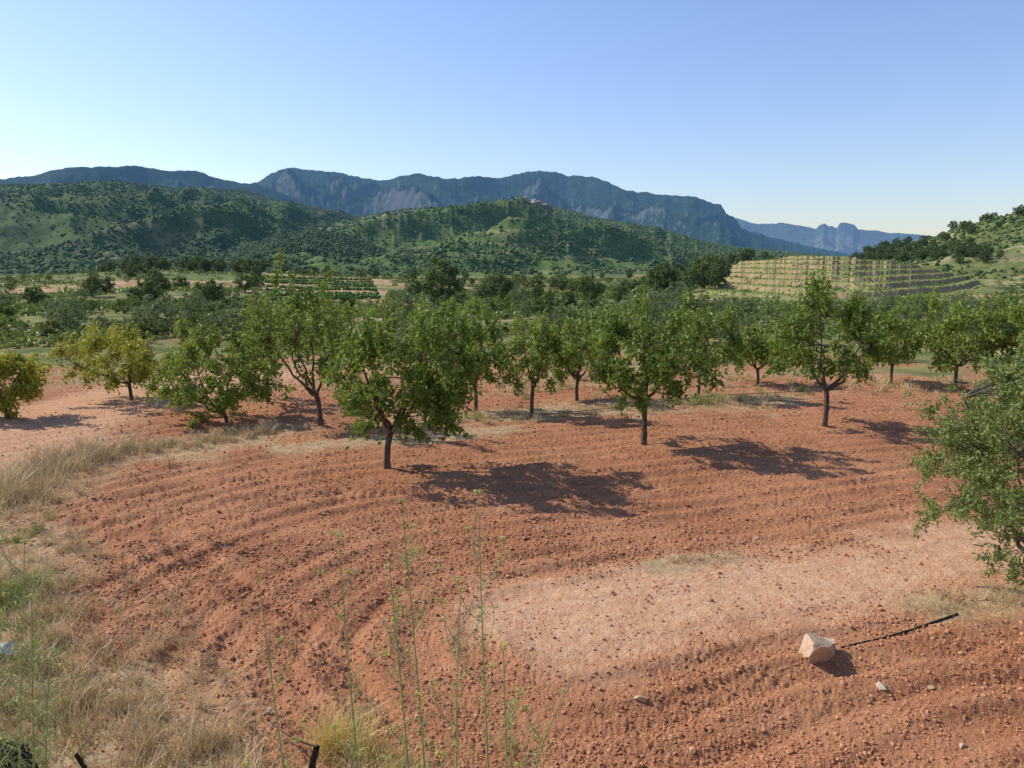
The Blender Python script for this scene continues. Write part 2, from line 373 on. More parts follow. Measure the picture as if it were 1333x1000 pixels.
RE=Ridge([(240,372),(330,330),(400,300),(470,283),(500,276),(540,271),(600,269),(630,266),(655,265),(684,263),(705,267),(740,273),(780,285),(830,292),(870,301),(910,314),(960,322),(1040,330),(1120,340),(1250,352),(1500,362)],360,1500,2100,.55,330,23,.92,-8,.0014,70,.0)
RE.build('green_central_hill','sunlit green hill with terraced patches and pale rock crest',MH1,900,260)
RF=Ridge([(180,372),(260,352),(320,322),(360,308),(410,300),(450,306),(500,326),(560,348),(640,368)],330,820,1150,.35,170,29,1.0,-8,.001,60,.0)
RF.build('pine_covered_knoll','low knoll dark with pines before the central hill',MH2,300,100)
def terr(A,R_,Z):
    st=1.05; q=Z/st+.9*fbm(A*6,R_/140.,2,5); f=q-np.floor(q); return np.where((Z>0.2),Z-.95*f*st+.95*sm(.75,1.0,f)*st,Z)
RH=Ridge([(780,392),(860,372),(910,354),(950,343),(1000,335),(1060,332),(1120,335),(1180,342),(1240,355),(1300,372),(1400,388)],84,240,320,.12,60,37,1.1,-.8,.0008,50)
RH.build('terraced_hillside','low yellow green terraced slope at right centre',MTER,600,460,False,terr)
RG=Ridge([(1060,366),(1105,342),(1130,329),(1180,318),(1215,310),(1250,297),(1290,286),(1333,275),(1420,262),(1600,250),(1800,250)],215,350,480,.16,60,41,1.0,-2,.001,60)
RG.build('right_hill','steep scrubby hill with pines climbing at right edge',MH5,400,160)
RI=Ridge([(-500,368),(-200,366),(0,364),(60,359),(140,354),(230,352),(330,355),(420,359),(500,363),(600,366),(720,366),(820,369),(900,376),(960,386),(1000,394)],56,225,320,.50,50,47,1.1,-.4,.0014,40)
RI.build('rolling_slope','gentle tan and green slope behind the orchard below the wooded hills',MG2,500,140)
def top_z(az,r):
    zt=RH.z(az,r); zt=terr(az,r,zt)
    return np.maximum(np.maximum(np.maximum(zt,RG.z(az,r)),0),RI.z(az,r)*(az<azpx(1000)))
g=np.random.default_rng(77)
a=azpx(682); r=1400.; cx,cy=r*math.sin(a),r*math.cos(a); zt=float(RE.z(np.array([a]),np.array([r]))[0])
V=I4[0].copy(); V*=(1+.55*ridged(V[:,0]*2.4+3,V[:,2]*2+V[:,1],4,5)[:,None]-.3)
V=V*np.array([50,34,17]); V[:,2]+=5*np.exp(-((V[:,0]+4)/16)**2)*(V[:,2]>0)
o=mesh_np('rock_outcrop',V,I4[1],CREST,False); o.location=(cx,cy-8,zt-1); tag(o,'pale rocky crest standing on the top of central green hill','rock outcrop')

rng=np.random.default_rng(5)
def wood(ridge,n,a0,a1,r0,r1,smin,smax,name,label,clear=.0,cs=300.,seed=1,dark=0.,pw=1.5):
    azs=rng.uniform(azpx(a0),azpx(a1),n*3); r=rng.uniform(r0**pw,r1**pw,n*3)**(1/pw)
    z=ridge.z(azs,r); x=r*np.sin(azs); y=r*np.cos(azs)
    k=fbm(x/cs,y/cs,4,seed)+rng.normal(0,.14,n*3); keep=(z>1.0)&(k>clear)&~((np.abs(x-cx)<42)&(y<cy+30)&(y>cy-90))
    idx=np.nonzero(keep)[0][:n]; x,y,z,k=x[idx],y[idx],z[idx],k[idx]; m=len(idx)
    S=rng.uniform(smin,smax,m)*(1+.3*rng.normal(0,1,m).clip(-1,1.5)); P=np.stack([x,y,z+S*.3],-1)
    V,F=blobs(P,np.stack([S*.8,S*.8,S*rng.uniform(.6,.95,m)],-1),rng,I0,.32)
    t=np.clip(rng.uniform(0,1,m)*.6+.1+.5*fbm(x/120,y/120,3,9)-dark,0,1); t=np.repeat(t,12)
    return tag(mesh_np(name,V,F,WOOD,False,{'tint':('FLOAT',t)}),label,'woodland',kind='stuff')
wood(RE,48000,260,1250,400,1750,.8,1.9,'hillside_woodland','scrub and pines dotted over the green central hill',-.16,180,3,-.05)
wood(RD,72000,-250,640,500,2300,.9,2.0,'hillside_woodland','dark pines covering the left hill',-.32,220,5,.08,1.6)
wood(RF,14000,220,600,340,900,.9,1.7,'hillside_woodland','dense dark pines covering the low knoll',-.4,150,7,.26)
wood(RG,5200,1090,1700,220,420,.35,.9,'hillside_scrub','low green scrub dotted over right hill slope',-.05,40,11,.05)

# ---------- trees ----------
def gen_tree(seed,Ht,R,zlow,trunk_h,nclump,nleaf,ll,lw,leafmat,barkmat,tr=.075,clump=.36,shoots=8,lean=(0,0),lobe=.20,droop=.2,limbs=5,twig=True,link=False,shell=.42,sides=7):
    g=np.random.default_rng(seed); tb=Tubes(); 
    fork=np.array([lean[0]*.15,lean[1]*.15,trunk_h]); cen=np.array([lean[0],lean[1],(zlow+Ht)/2]); hz=(Ht-zlow)/2
    base=np.array([0,0,-.15])
    P=bez(base,[fork[0]*.1+g.normal(0,.05),fork[1]*.1+g.normal(0,.05),trunk_h*.5],fork,7)
    Rad=np.array([1.45,1.12,1.0,.95,.92,.95,.98])*tr; tb.add(P,Rad,sides+2)
    d=g.normal(0,1,(nclump,3)); d/=np.linalg.norm(d,axis=1)[:,None]; rad=g.uniform(.15,1,nclump)**shell
    an=np.arctan2(d[:,1],d[:,0])
    lob=1+lobe*np.sin(3*an+seed)+lobe*.6*np.sin(2*an+4*d[:,2]+seed*2)+g.normal(0,.13,nclump)
    C=cen+d*(rad*lob)[:,None]*np.array([R,R,hz])*.90
    C[:,2]=np.maximum(C[:,2],zlow+.08*g.random(nclump))
    limb=[]
    for k in range(limbs):
        a=2*PI*k/limbs+g.normal(0,.25); q=g.uniform(.45,.72); e=cen+np.array([math.cos(a)*R*q,math.sin(a)*R*q,hz*g.uniform(-.1,.6)])
        c=fork+(e-fork)*np.array([.55,.55,.30])+g.normal(0,.06,3)
        L=bez(fork,c,e,9); L[1:-1]+=g.normal(0,.025,(7,3)); limb.append(L); tb.add(L,np.linspace(.66,.18,9)*tr,sides)
    LP=np.concatenate([l[2:] for l in limb]); 
    for c in C:
        j=np.argmin(np.linalg.norm(LP-c,axis=1)+.35*np.maximum(0,LP[:,2]-c[2])); s=LP[j]
        Q=bez(s,(s+c)/2+np.array([0,0,.12])+g.normal(0,.05,3),c,5); tb.add(Q,np.linspace(.22,.07,5)*tr,4)
    nt=6; tw=[]
    out=(C-cen)/np.array([R,R,hz]); out/=np.linalg.norm(out,axis=1)[:,None]+1e-6
    for q in range(nt):
        dd=g.normal(0,1,(nclump,3))+out*.8+np.array([0,0,.25-droop*1.0]); dd/=np.linalg.norm(dd,axis=1)[:,None]
        ln=clump*g.uniform(.6,1.5,nclump); tw.append(np.concatenate([C,C+dd*ln[:,None]],1))
    tw=np.concatenate(tw)
    if shoots:
        idx=np.argsort(-C[:,2]+g.normal(0,.25*hz,nclump))[:shoots]
        for c in C[idx]:
            e=c+np.array([g.normal(0,.14),g.normal(0,.14),g.uniform(.3,.75)])*min(1.3,Ht/3.2)
            for _ in range(2): tw=np.concatenate([tw,[np.concatenate([c,e])]])
    if twig:
        for row in tw[::2]: tb.add([row[:3],(row[:3]+row[3:])/2+g.normal(0,.015,3),row[3:]],np.array([.06,.045,.02])*tr,3)
    wl=np.linalg.norm(tw[:,3:]-tw[:,:3],axis=1)
    ti=g.choice(len(tw),nleaf,p=wl/wl.sum()); t=g.uniform(.05,1.05,nleaf)[:,None]
    P=tw[ti,:3]*(1-t)+tw[ti,3:]*t+g.normal(0,ll*.42,(nleaf,3)); P[:,2]-=droop*.15*t[:,0]**2
    ax=g.normal(0,1,(nleaf,3)); ax[:,2]-=.5+droop; ax/=np.linalg.norm(ax,axis=1)[:,None]
    b=np.cross(ax,g.normal(0,1,(nleaf,3))+.001); b/=np.linalg.norm(b,axis=1)[:,None]
    sc=g.uniform(.7,1.25,nleaf)[:,None]; l=ll*sc; w=lw*sc*.5
    nn=np.cross(ax,b)
    V=np.stack([P,P+ax*l*.45+b*w+nn*w*.35,P+ax*l,P+ax*l*.45-b*w+nn*w*.35],1).reshape(-1,3)
    F=np.arange(nleaf*4).reshape(-1,4)
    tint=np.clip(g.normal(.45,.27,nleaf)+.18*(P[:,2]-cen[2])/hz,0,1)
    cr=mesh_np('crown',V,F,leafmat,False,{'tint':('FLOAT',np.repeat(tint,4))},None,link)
    tk=tb.build('trunk',barkmat,None,link)
    return tk,cr
def place(proto,name,x,y,z,rz,s,label,group=None,cat='tree',sx=1.):
    r=empty(name,(x,y,z),rz,(s*sx,s*sx,s)); tag(r,label,cat,group)
    for p in proto:
        c=p.copy(); COL.objects.link(c); c.parent=r
    return r
def gz(x,y): return float(ground_z(np.array([x]),np.array([y]),False)[0])
def pxm(px,py):
    x,y=at(px,py); return 1000/(y*CP+ (H)*SP), x,y

MAIN=[
 (505,612,400,116,562,84,12500,ALM,101,'large dark green almond tree, nearest of the orchard, with forked trunk',(30,0),22),
 (838,580,402,90,524,64,8800,ALM,102,'round almond tree with slim trunk right of the orchard centre',(-4,0),18),
 (1072,557,384,88,508,64,8800,ALM,103,'round almond tree standing alone on tilled soil before the right hill',(6,0),20),
 (417,557,368,68,518,40,4800,ALM,104,'tall sparse almond tree with upright shoots behind the nearest tree',(-18,0),26),
 (692,542,414,42,503,30,3600,ALL,105,'slim young almond tree with narrow pale crown at the centre',(8,0),12),
 (908,518,402,50,478,34,4200,ALM,106,'almond tree with leaning trunk behind the round centre tree',(14,0),12),
 (172,521,430,86,498,62,6800,ALY,107,'low spreading almond tree with yellowing leaves at left',(-14,0),9),
 (292,548,430,88,545,68,8400,ALL,108,'bushy drooping almond tree with leaves down to the ground beside the yellow tree',(-18,0),9),
 (8,545,447,52,546,50,7400,ALY,109,'yellow green bush tree at the left edge beside the pale track',(0,0),8),
 (1243,505,394,70,475,50,5800,ALL,110,'pale green almond tree behind the olive at right',(0,0),12),
 (1340,512,400,70,485,48,5600,ALL,111,'almond tree half hidden behind the olive at the right edge',(0,0),9),
 (752,520,417,42,490,32,3600,ALL,112,'pale almond tree just left behind the round centre tree',(0,0),9),
 (618,534,410,48,498,38,4600,ALM,113,'almond tree partly hidden behind the right side of nearest tree',(0,0),9),
 (350,524,402,50,488,36,4000,ALL,114,'almond tree between the drooping tree and the tall sparse one',(0,0),9),
 (985,500,427,46,478,36,4000,ALL,115,'low pale almond tree left of the right hand round tree',(0,0),7),
 (1160,500,416,42,474,32,3600,ALL,116,'pale almond tree just right behind the lone round one',(0,0),8),
]
for (px,py,top,hw,zl,nc,nl,mt,sd,lab,ln,sh) in MAIN:
    k,x,y=pxm(px,py); 
    el=lambda q: H+azel(px,q)[1]*math.hypot(x,y)
    Ht=el(top); zlow=max(el(zl),.06); R=hw/k
    ll=.118 if y<24 else .14
    tk,cr=gen_tree(sd,Ht,R,zlow,min(max(zlow*.95,.28),1.05),nc,nl,ll,ll*.50,mt,BARK,tr=.066 if Ht>3 else .055,clump=.29 if R>1.2 else .25,shoots=sh,lean=(ln[0]/k,0),droop=.35,link=False,lobe=.16)
    place((tk,cr),'almond_tree' ,x,y,gz(x,y),0,1,lab)
x,y=at(1330,772)
tk,cr=gen_tree(203,2.95,1.52,.36,.40,215,52000,.062,.021,OLV,BARKO,tr=.05,clump=.27,shoots=60,lean=(-.10,-.1),droop=-.1,limbs=7,shell=.5,lobe=.10)
place((tk,cr),'olive_tree',x+.16,y,gz(x,y),0,1,'bushy olive tree with small grey green leaves at the right foreground edge')

def protos(n,seed,**kw): return [gen_tree(seed+i,link=False,**kw) for i in range(n)]
PO=protos(3,300,Ht=3.2,R=1.8,zlow=.6,trunk_h=.7,nclump=42,nleaf=3000,ll=.16,lw=.08,leafmat=ALL,barkmat=BARK,clump=.3,shoots=10,twig=False,sides=5)
PL=protos(3,320,Ht=3.0,R=1.8,zlow=.25,trunk_h=.4,nclump=52,nleaf=3600,ll=.16,lw=.07,leafmat=OLG,barkmat=BARKO,clump=.3,shoots=6,twig=False,sides=5,droop=0)
PP=protos(4,340,Ht=5.0,R=2.1,zlow=.4,trunk_h=.9,nclump=65,nleaf=4600,ll=.26,lw=.14,leafmat=PIN,barkmat=BARK,clump=.40,shoots=3,twig=False,sides=5,droop=0,tr=.12,shell=.5,lobe=.1)
PB=protos(3,360,Ht=2.0,R=1.5,zlow=.02,trunk_h=.2,nclump=40,nleaf=2600,ll=.17,lw=.09,leafmat=BUS,barkmat=BARK,clump=.26,shoots=4,twig=False,sides=5,droop=0)
R_=random.Random(9)
def clear_zone(px,r):
    return (345<px<505 and 92<r<215) or (225<px<325 and 130<r<195) or (20<px<110 and 130<r<190) or (660<px<750 and 100<r<122)
def bg(kind,px,r,h,label,group,cat='tree'):
    if clear_zone(px,r): return
    a=azpx(px); x,y=r*math.sin(a),r*math.cos(a)
    z=float(top_z(np.array([a]),np.array([float(r)]))[0]) if r>64 else gz(x,y)
    pr,h0,nm={'o':(PO,3.2,'almond_tree'),'l':(PL,3.0,'olive_tree'),'p':(PP,5.0,'pine_tree'),'b':(PB,2.0,'shrub')}[kind]
    place(R_.choice(pr),nm,x,y,z-.05,R_.uniform(0,6.28),h/h0,label,group,'shrub' if kind=='b' else cat,R_.uniform(.9,1.3))
for yy,x0,x1 in ((34,-10,26),(41,-20,30),(48,-22,36)):
    xx=x0+R_.uniform(0,2)
    while xx<x1:
        r=math.hypot(xx,yy); px=666.5+1000*xx/(yy*CP)
        if R_.random()<.84 and not(40<px<250 and yy<45):
            bg('o' if R_.random()<.65 else 'l',px,r,R_.uniform(1.8,2.4),'small almond or olive tree in the rows behind the nearest orchard trees','orchard rows behind the front trees')
        xx+=R_.uniform(4.0,6.0)
def zone(n,kinds,p0,p1,r0,r1,h0,h1,label,group):
    for _ in range(n):
        k=R_.choice(kinds); h=R_.uniform(h0,h1)*(.7 if k=='b' else 1)
        bg(k,R_.uniform(p0,p1),math.sqrt(R_.uniform(r0*r0,r1*r1)),h,label+(' (low bush)' if k=='b' else ''),group+(', bushes' if k=='b' else ''))
zone(32,'llb',820,1200,54,84,1.3,1.9,'grey green tree in the olive grove below the terraced slope','olive grove below the terraced slope')
zone(64,'plbbpp',440,900,60,190,1.5,2.9,'tree on the valley floor behind the centre of the orchard','valley floor trees behind the orchard centre')
zone(60,'lbb',-80,360,44,100,1.2,2.1,'bush or olive on the scrubland behind the yellowing tree','scrubland trees behind the yellowing tree')
zone(22,'p',-40,340,80,185,1.8,3.2,'dark round pine standing apart on the left slope','scattered dark pines on the left slope')
zone(26,'bblb',-60,400,100,215,1.2,2.0,'small tree on the slope at far left','trees on the slope at far left')
zone(30,'p',130,350,214,245,2.8,4.4,'dark pine in the line along the far edge of the left slope','pines along the far edge of the left slope')
zone(30,'p',850,945,130,205,3.2,5.2,'dark pine in the clump left of the terraced slope','pine clump left of the terraced slope')
zone(18,'p',925,1010,246,300,2.6,4.5,'dark pine on top of the terraced slope','pines on top of the terraced slope')
zone(30,'llbo',1130,1420,50,82,1.4,2.2,'tree on the flat ground below the right hill','trees below the right hill')
zone(100,'p',1105,1500,318,372,2.2,4.2,'dark pine along the crest of the right hill','pines along the crest of the right hill')
def diag(n):
    for _ in range(n):
        t=R_.random(); bg('p',1112+t*190+R_.uniform(-18,18),335-t*75+R_.uniform(-14,14),R_.uniform(2.0,3.8),'dark pine in the band running down the right hill','pines running down the right hill')
diag(80)
zone(44,'pbb',330,900,200,330,2.2,3.8,'tree in the belt at the foot of the green hills','trees at the foot of the green hills')
for px,r,h,lab in ((578,74,4.9,'broad dark pine, biggest on the valley floor behind the nearest tree'),(203,95,3.8,'dark round pine on the scrubland behind the yellowing tree'),(276,88,2.7,'small dark pine right of the round one on the scrubland'),
                   (652,98,3.6,'dark pine right of the broad one on the valley floor'),(766,92,3.2,'bright green round pine above the pale centre almond'),(915,150,6.4,'tallest dark pine left of the terraced slope'),(120,110,2.6,'small round dark tree left of the dark pine on the scrubland'),(700,130,2.6,'small dark pine between the two valley floor pines')):
    bg('p',px,r,h,lab,None)
def scrub(name,label,n,p0,p1,r0,r1,s0,s1,mat,seed,cards=34,cl=-.1):
    g=np.random.default_rng(seed); a=g.uniform(azpx(p0),azpx(p1),n*2); r=np.sqrt(g.uniform(r0*r0,r1*r1,n*2)); x=r*np.sin(a); y=r*np.cos(a)
    pp=666.5+1000*np.tan(a)/CP*1.0
    k=(fbm(x/22,y/22,3,seed)>cl)&~((pp>345)&(pp<505)&(r>92)&(r<215))&~((pp>225)&(pp<325)&(r>130)&(r<195)&(g.random(n*2)>.3))&~((pp>900)&(pp<1300)&(r>88)&(r<250)&(g.random(n*2)>.06))
    a,r,x,y=a[k][:n],r[k][:n],x[k][:n],y[k][:n]; n=len(a)
    z=np.where(r>64,top_z(a,r),ground_z(x,y,False)); S=g.uniform(s0,s1,n)
    d=g.normal(0,1,(n,cards,3)); d/=np.linalg.norm(d,axis=2)[...,None]; d[...,2]=np.abs(d[...,2]); d*=g.uniform(.4,1,(n,cards,1))
    P=(np.stack([x,y,z],-1)[:,None]+d*S[:,None,None]*np.array([1,1,.9])).reshape(-1,3); s=np.repeat(S,cards)[:,None]*.24
    u=g.normal(0,1,P.shape); u/=np.linalg.norm(u,axis=1)[:,None]; v=np.cross(u,g.normal(0,1,P.shape)); v/=np.linalg.norm(v,axis=1)[:,None]
    V=np.stack([P-u*s,P+v*s*.7,P+u*s,P-v*s*.7],1).reshape(-1,3); F=np.arange(len(V)).reshape(-1,4)
    t=np.clip(np.repeat(g.uniform(0,1,n),cards)+g.normal(0,.2,n*cards),0,1)
    tag(mesh_np(name,V,F,mat,False,{'tint':('FLOAT',np.repeat(t,4))}),label,'scrub',kind='stuff')
scrub('low_scrub','low green scrub covering the valley floor beyond the orchard',4200,-120,1450,46,130,.25,.85,BUS,51,34,-.12)
scrub('low_scrub','small scrub scattered on the slopes and floor towards the hills',4800,-120,1450,130,330,.35,1.0,BUS,52,20,-.12)
def vine(name,label,rows,mat,seed,tall=1.2,dens=3.2):
    g=np.random.default_rng(seed); Ps=[]
    for (p0,r0,p1,r1) in rows:
        a0,a1=azpx(p0),azpx(p1); A0=np.array([r0*math.sin(a0),r0*math.cos(a0)]); A1=np.array([r1*math.sin(a1),r1*math.cos(a1)])
        L=np.linalg.norm(A1-A0); n=int(L*dens); t=(np.arange(n)+g.uniform(0,1,n)*.6)/n
        q=A0+(A1-A0)*t[:,None]+g.normal(0,.12,(n,2)); Ps.append(q)
    q=np.concatenate(Ps); a=np.arctan2(q[:,0],q[:,1]); r=np.hypot(q[:,0],q[:,1]); z=top_z(a,r); n=len(q)
    S=g.uniform(.35,.6,n)*tall; V,F=blobs(np.stack([q[:,0],q[:,1],z+S*.8],-1),np.stack([S*.8,S*.8,S],-1),g,I0,.35)
    tag(mesh_np(name,V,F,mat,False,{'tint':('FLOAT',np.repeat(g.uniform(0,1,n),12))}),label,'vines',kind='stuff')
V1=mat_leaf('vine_leaf',(.06,.125,.022),(.16,.25,.045),(.1,.12,.03),.15,0,True,.8)
vine('vineyard_rows','dark green vine rows on the gentle slope below the wooded knoll',[(350-k*1.5,100+k*k*1.1+k*6,495-k*1.5,104+k*k*1.1+k*6) for k in range(8)],V1,3,.62,5)
V2=mat_leaf('vine_leaf_yellow',(.14,.18,.04),(.30,.31,.075),(.1,.12,.03),.15,0,True,.8)
vine('vineyard_rows','yellow green vine rows on the terraces at right centre',[(905+k*2,r,1300-k*5,r*1.03) for k,r in enumerate(np.linspace(100,234,16))],V2,4,.32,2.4)

# ---------- clods ----------
def clods(n,r0,r1,smin,smax,base,seed,keepc=.93):
    g=np.random.default_rng(seed); a=g.uniform(-.78,.78,n); r=np.exp(g.uniform(math.log(r0),math.log(r1),n)); x=r*np.sin(a); y=r*np.cos(a)
    d,comp,gg,B,w=masks(x,y); pr=(1-keepc*comp)*(1-.8*gg)*(1-B)*(.3+.7*sm(-.3,.35,fbm(x*.9,y*.9,2,77))); k=g.random(n)<pr
    x,y,r=x[k],y[k],r[k]; n=len(x); S=smin*(smax/smin)**(g.random(n)**2.8)
    z=ground_z(x,y)+S*.2; sh=g.uniform(.6,1.3,(n,3))*S[:,None]; sh[:,2]*=.75
    V,F=blobs(np.stack([x,y,z],-1),sh,g,base,.32); return V,F,np.repeat(g.random(n),len(base[0])),n
parts=[clods(110000,4.8,12,.004,.023,I0,1,.78),clods(95000,9,26,.007,.033,I0,2),clods(300,4.8,14,.022,.040,I1,3),clods(8000,20,36,.02,.045,I0,4)]
VV=[];FF=[];TT=[];off=0
for V,F,T,n in parts: VV.append(V);FF.append(F+off);TT.append(T);off+=len(V)
tag(mesh_np('soil_clods',np.concatenate(VV),np.concatenate(FF),MC,False,{'tint':('FLOAT',np.concatenate(TT))}),'red earth clods strewn over the tilled field','soil clods',kind='stuff')

# ---------- grasses ----------
def blades(x,y,h,w,g,lean=.35,z=None):
    n=len(x); z=ground_z(x,y,False)-.02 if z is None else z
    a=g.uniform(0,2*PI,n); b=g.uniform(0,2*PI,n); wx,wy=np.cos(a)*w/2,np.sin(a)*w/2; lx,ly=np.cos(b)*h*lean*g.uniform(.2,2.2,n),np.sin(b)*h*lean*g.uniform(.2,2.2,n)
    B=np.stack([x,y,z],-1); W=np.stack([wx,wy,wx*0],-1); Mi=B+np.stack([lx*.35,ly*.35,h*.6],-1); T=B+np.stack([lx,ly,h],-1)
    V=np.stack([B-W,B+W,Mi-W*.7,Mi+W*.7,T],1).reshape(-1,3); i=np.arange(n)[:,None]*5
    F=np.stack([i+np.array([[0,1,3]]),i+np.array([[0,3,2]]),i+np.array([[2,3,4]])],1).reshape(-1,3); return V,F,np.repeat(g.random(n),5)
def grass(name,label,mat,specs,seed):
    g=np.random.default_rng(seed); VV=[];FF=[];TT=[];off=0
    for (P,wid,n,h0,h1,bw) in specs:
        P=np.array(P); L=np.r_[0,np.cumsum(np.linalg.norm(np.diff(P,axis=0),axis=1))]; nt=max(3,n//40)
        t=g.uniform(0,L[-1],nt); cx=np.interp(t,L,P[:,0])+g.normal(0,wid*.6,nt); cy=np.interp(t,L,P[:,1])+g.normal(0,wid*.6,nt); hs=g.uniform(.3,1.3,nt); ts=g.uniform(-.4,.4,nt)
        j=g.integers(0,nt,n); x=cx[j]+g.normal(0,.04+.025*wid,n); y=cy[j]+g.normal(0,.04+.025*wid,n)
        V,F,T=blades(x,y,g.uniform(h0,h1,n)*hs[j],np.full(n,bw),g,.55); VV.append(V);FF.append(F+off);TT.append(np.clip(T+np.repeat(ts[j],5),0,1));off+=len(V)
    return tag(mesh_np(name,np.concatenate(VV),np.concatenate(FF),mat,False,{'tint':('FLOAT',np.concatenate(TT))}),label,'grass',kind='stuff')
grass('dry_grass','straw coloured dry grass along the field margins',STRAW,[
 ([at(-60,680),at(20,640),at(90,605),at(160,590)],.9,8000,.15,.5,.010),
 ([at(150,592),at(260,578),at(370,560)],.65,4500,.08,.28,.012),
 ([at(-120,740),at(0,760),at(70,840),at(120,900)],.7,7000,.06,.30,.009),
 ([at(-100,900),at(60,920),at(200,960),at(300,1040)],.5,6500,.06,.30,.008),
 ([(-3.5,4.6),(-1.5,4.4),(.4,4.4)],.45,6000,.1,.45,.008),
 ([at(570,548),at(700,540),at(850,530),at(1000,518)],.9,5500,.08,.28,.012),
 ([at(1230,795),at(1320,782),at(1400,778)],.3,1800,.04,.16,.005),
 ([at(870,733),at(945,722)],.18,500,.04,.14,.006),
 ([at(260,500),at(500,500),at(800,500),at(1300,505)],2.0,7000,.08,.3,.018),
 ([at(215,830),at(265,880)],.25,900,.04,.16,.006),
 ([at(60,690),at(130,760),at(200,860)],.6,2600,.04,.2,.007)],1)
grass('golden_grass','clump of golden dry grass at the bottom left of centre',GOLD,[([at(430,985),at(475,995)],.10,1300,.2,.5,.008),([at(480,1020),at(530,1030)],.12,600,.15,.4,.007)],8)
grass('green_grass','yellow green grass and weeds in the orchard margins',GRN,[
 ([at(-40,710),at(40,690)],.45,800,.08,.2,.008),
 ([at(-20,790),at(60,760)],.35,1500,.1,.36,.008),
 ([at(-40,880),at(80,850)],.4,800,.06,.26,.007),
 ([at(100,592),at(220,580)],.45,900,.06,.18,.01),
 ([at(870,526),at(945,520)],.45,1500,.12,.32,.014),
 ([at(580,552),at(640,545)],.4,700,.1,.22,.012),
 ([at(500,512),at(760,508),at(1200,500)],1.6,3000,.08,.25,.018),
 ([at(640,960),at(700,1010)],.3,300,.05,.15,.005),
 ([at(0,960),at(120,1000)],.4,700,.05,.2,.006)],2)

# ---------- fennel ----------
def fennel(top,bpx,Yd,label,seed,rich=1.,s=1.1):
    g=np.random.default_rng(seed); T=np.array(at_depth(top[0],top[1],Yd)); b=at_depth(bpx,1000,Yd); bx=b[0]; bz=gz(bx,Yd)
    root=empty('fennel_plant',(bx,Yd,bz)); tag(root,label,'wild fennel')
    T=T-np.array([bx,Yd,bz]); T[1]+=g.normal(0,.1); h=T[2]
    mid=T*.5+np.array([g.normal(0,.05)-T[0]*.15,g.normal(0,.05),0]); P=bez([0,0,-.05],mid,T,14); st=Tubes(); st.add(P,np.linspace(.0062,.0020,14)*s,6); st.build('stem',STEM,root)
    lf=Tubes(); um=[]; nb=int(8*rich)
    for k in range(nb):
        t=.35+.63*(k+g.random()*.6)/max(1,nb); p=P[int(t*13)]; a=g.uniform(0,6.28); L=h*g.uniform(.07,.18)*(1.4-t)*1.3
        e=p+np.array([math.cos(a)*L*.55,math.sin(a)*L*.55,L]); br=Tubes(); br.add(bez(p,p+(e-p)*[.9,.9,.35],e,5),np.linspace(.0028,.0014,5)*s,4); br.build('side_stem',STEM,root)
        if g.random()<.8: um.append(e)
        for _ in range(3):
            q=p+(e-p)*g.random()*.6+g.normal(0,.004,3); a2=g.uniform(0,6.28); l2=g.uniform(.04,.13); e2=q+np.array([math.cos(a2)*l2,math.sin(a2)*l2,g.uniform(-.02,.12)]); lf.add([q,(q+e2)/2+[0,0,.02],e2],.0010,3)
            for _ in range(6):
                u=q+(e2-q)*g.random(); lf.add([u,u+g.normal(0,.013,3),u+g.normal(0,.024,3)],.0008,3)
    um.append(P[-1]); lf.build('leaves',STEM,root)
    for u in um:
        rr_=g.uniform(.016,.034); rays=Tubes(); E=[]
        for _ in range(12):
            a=g.uniform(0,6.28); q=g.random()**.5; e=u+np.array([math.cos(a)*rr_*q,math.sin(a)*rr_*q,rr_*(.9-.3*q)]); rays.add([u,e],.0008,3); E.append(e)
        E=np.array(E); V,F=blobs(E,np.full((len(E),3),.0044)*g.uniform(.6,1.3,(len(E),1)),g,I0,.3)
        Rv=np.concatenate(rays.V); Rf=np.concatenate(rays.F); Rt=np.concatenate([Rf[:,[0,1,2]],Rf[:,[0,2,3]]])+len(V)
        mesh_np('flower_head',np.concatenate([V,Rv]),np.concatenate([F,Rt]),FLOW,False,{'tint':('FLOAT',np.concatenate([np.repeat(g.random(len(E)),12),np.zeros(len(Rv))]))},root)
FN=[((523,655),562,3.3,'tall fennel stalk, tallest in the foreground left of centre',1.0),
 ((622,648),645,3.4,'tall fennel stalk right beside the tallest one',.9),
 ((447,690),478,3.5,'fennel stalk leaning left, left of the two tallest',.8),
 ((505,745),545,3.0,'short fennel stalk close left of the tallest stalk',.8),
 ((600,770),600,3.1,'short fennel stalk between the two tallest ones',.9),
 ((328,775),388,3.2,'sparse fennel stalk leaning left at lower left centre',.6),
 ((655,850),668,2.9,'short fennel stalk just right of the tall pair',.6),
 ((735,900),690,3.2,'short curved fennel stalk, rightmost in the foreground',.5),
 ((18,715),2,3.4,'flowering fennel at the left edge, tallest there',1.6),
 ((50,775),28,3.3,'flowering fennel second from the left edge',1.5),
 ((78,842),62,3.2,'small flowering fennel above the charred stump',1.3),
 ((5,800),-18,3.1,'small flowering fennel cut by the left edge',1.3)]
for i,(tp,b,Yd,lab,rich) in enumerate(FN): fennel(tp,b,Yd,lab,700+i,rich)

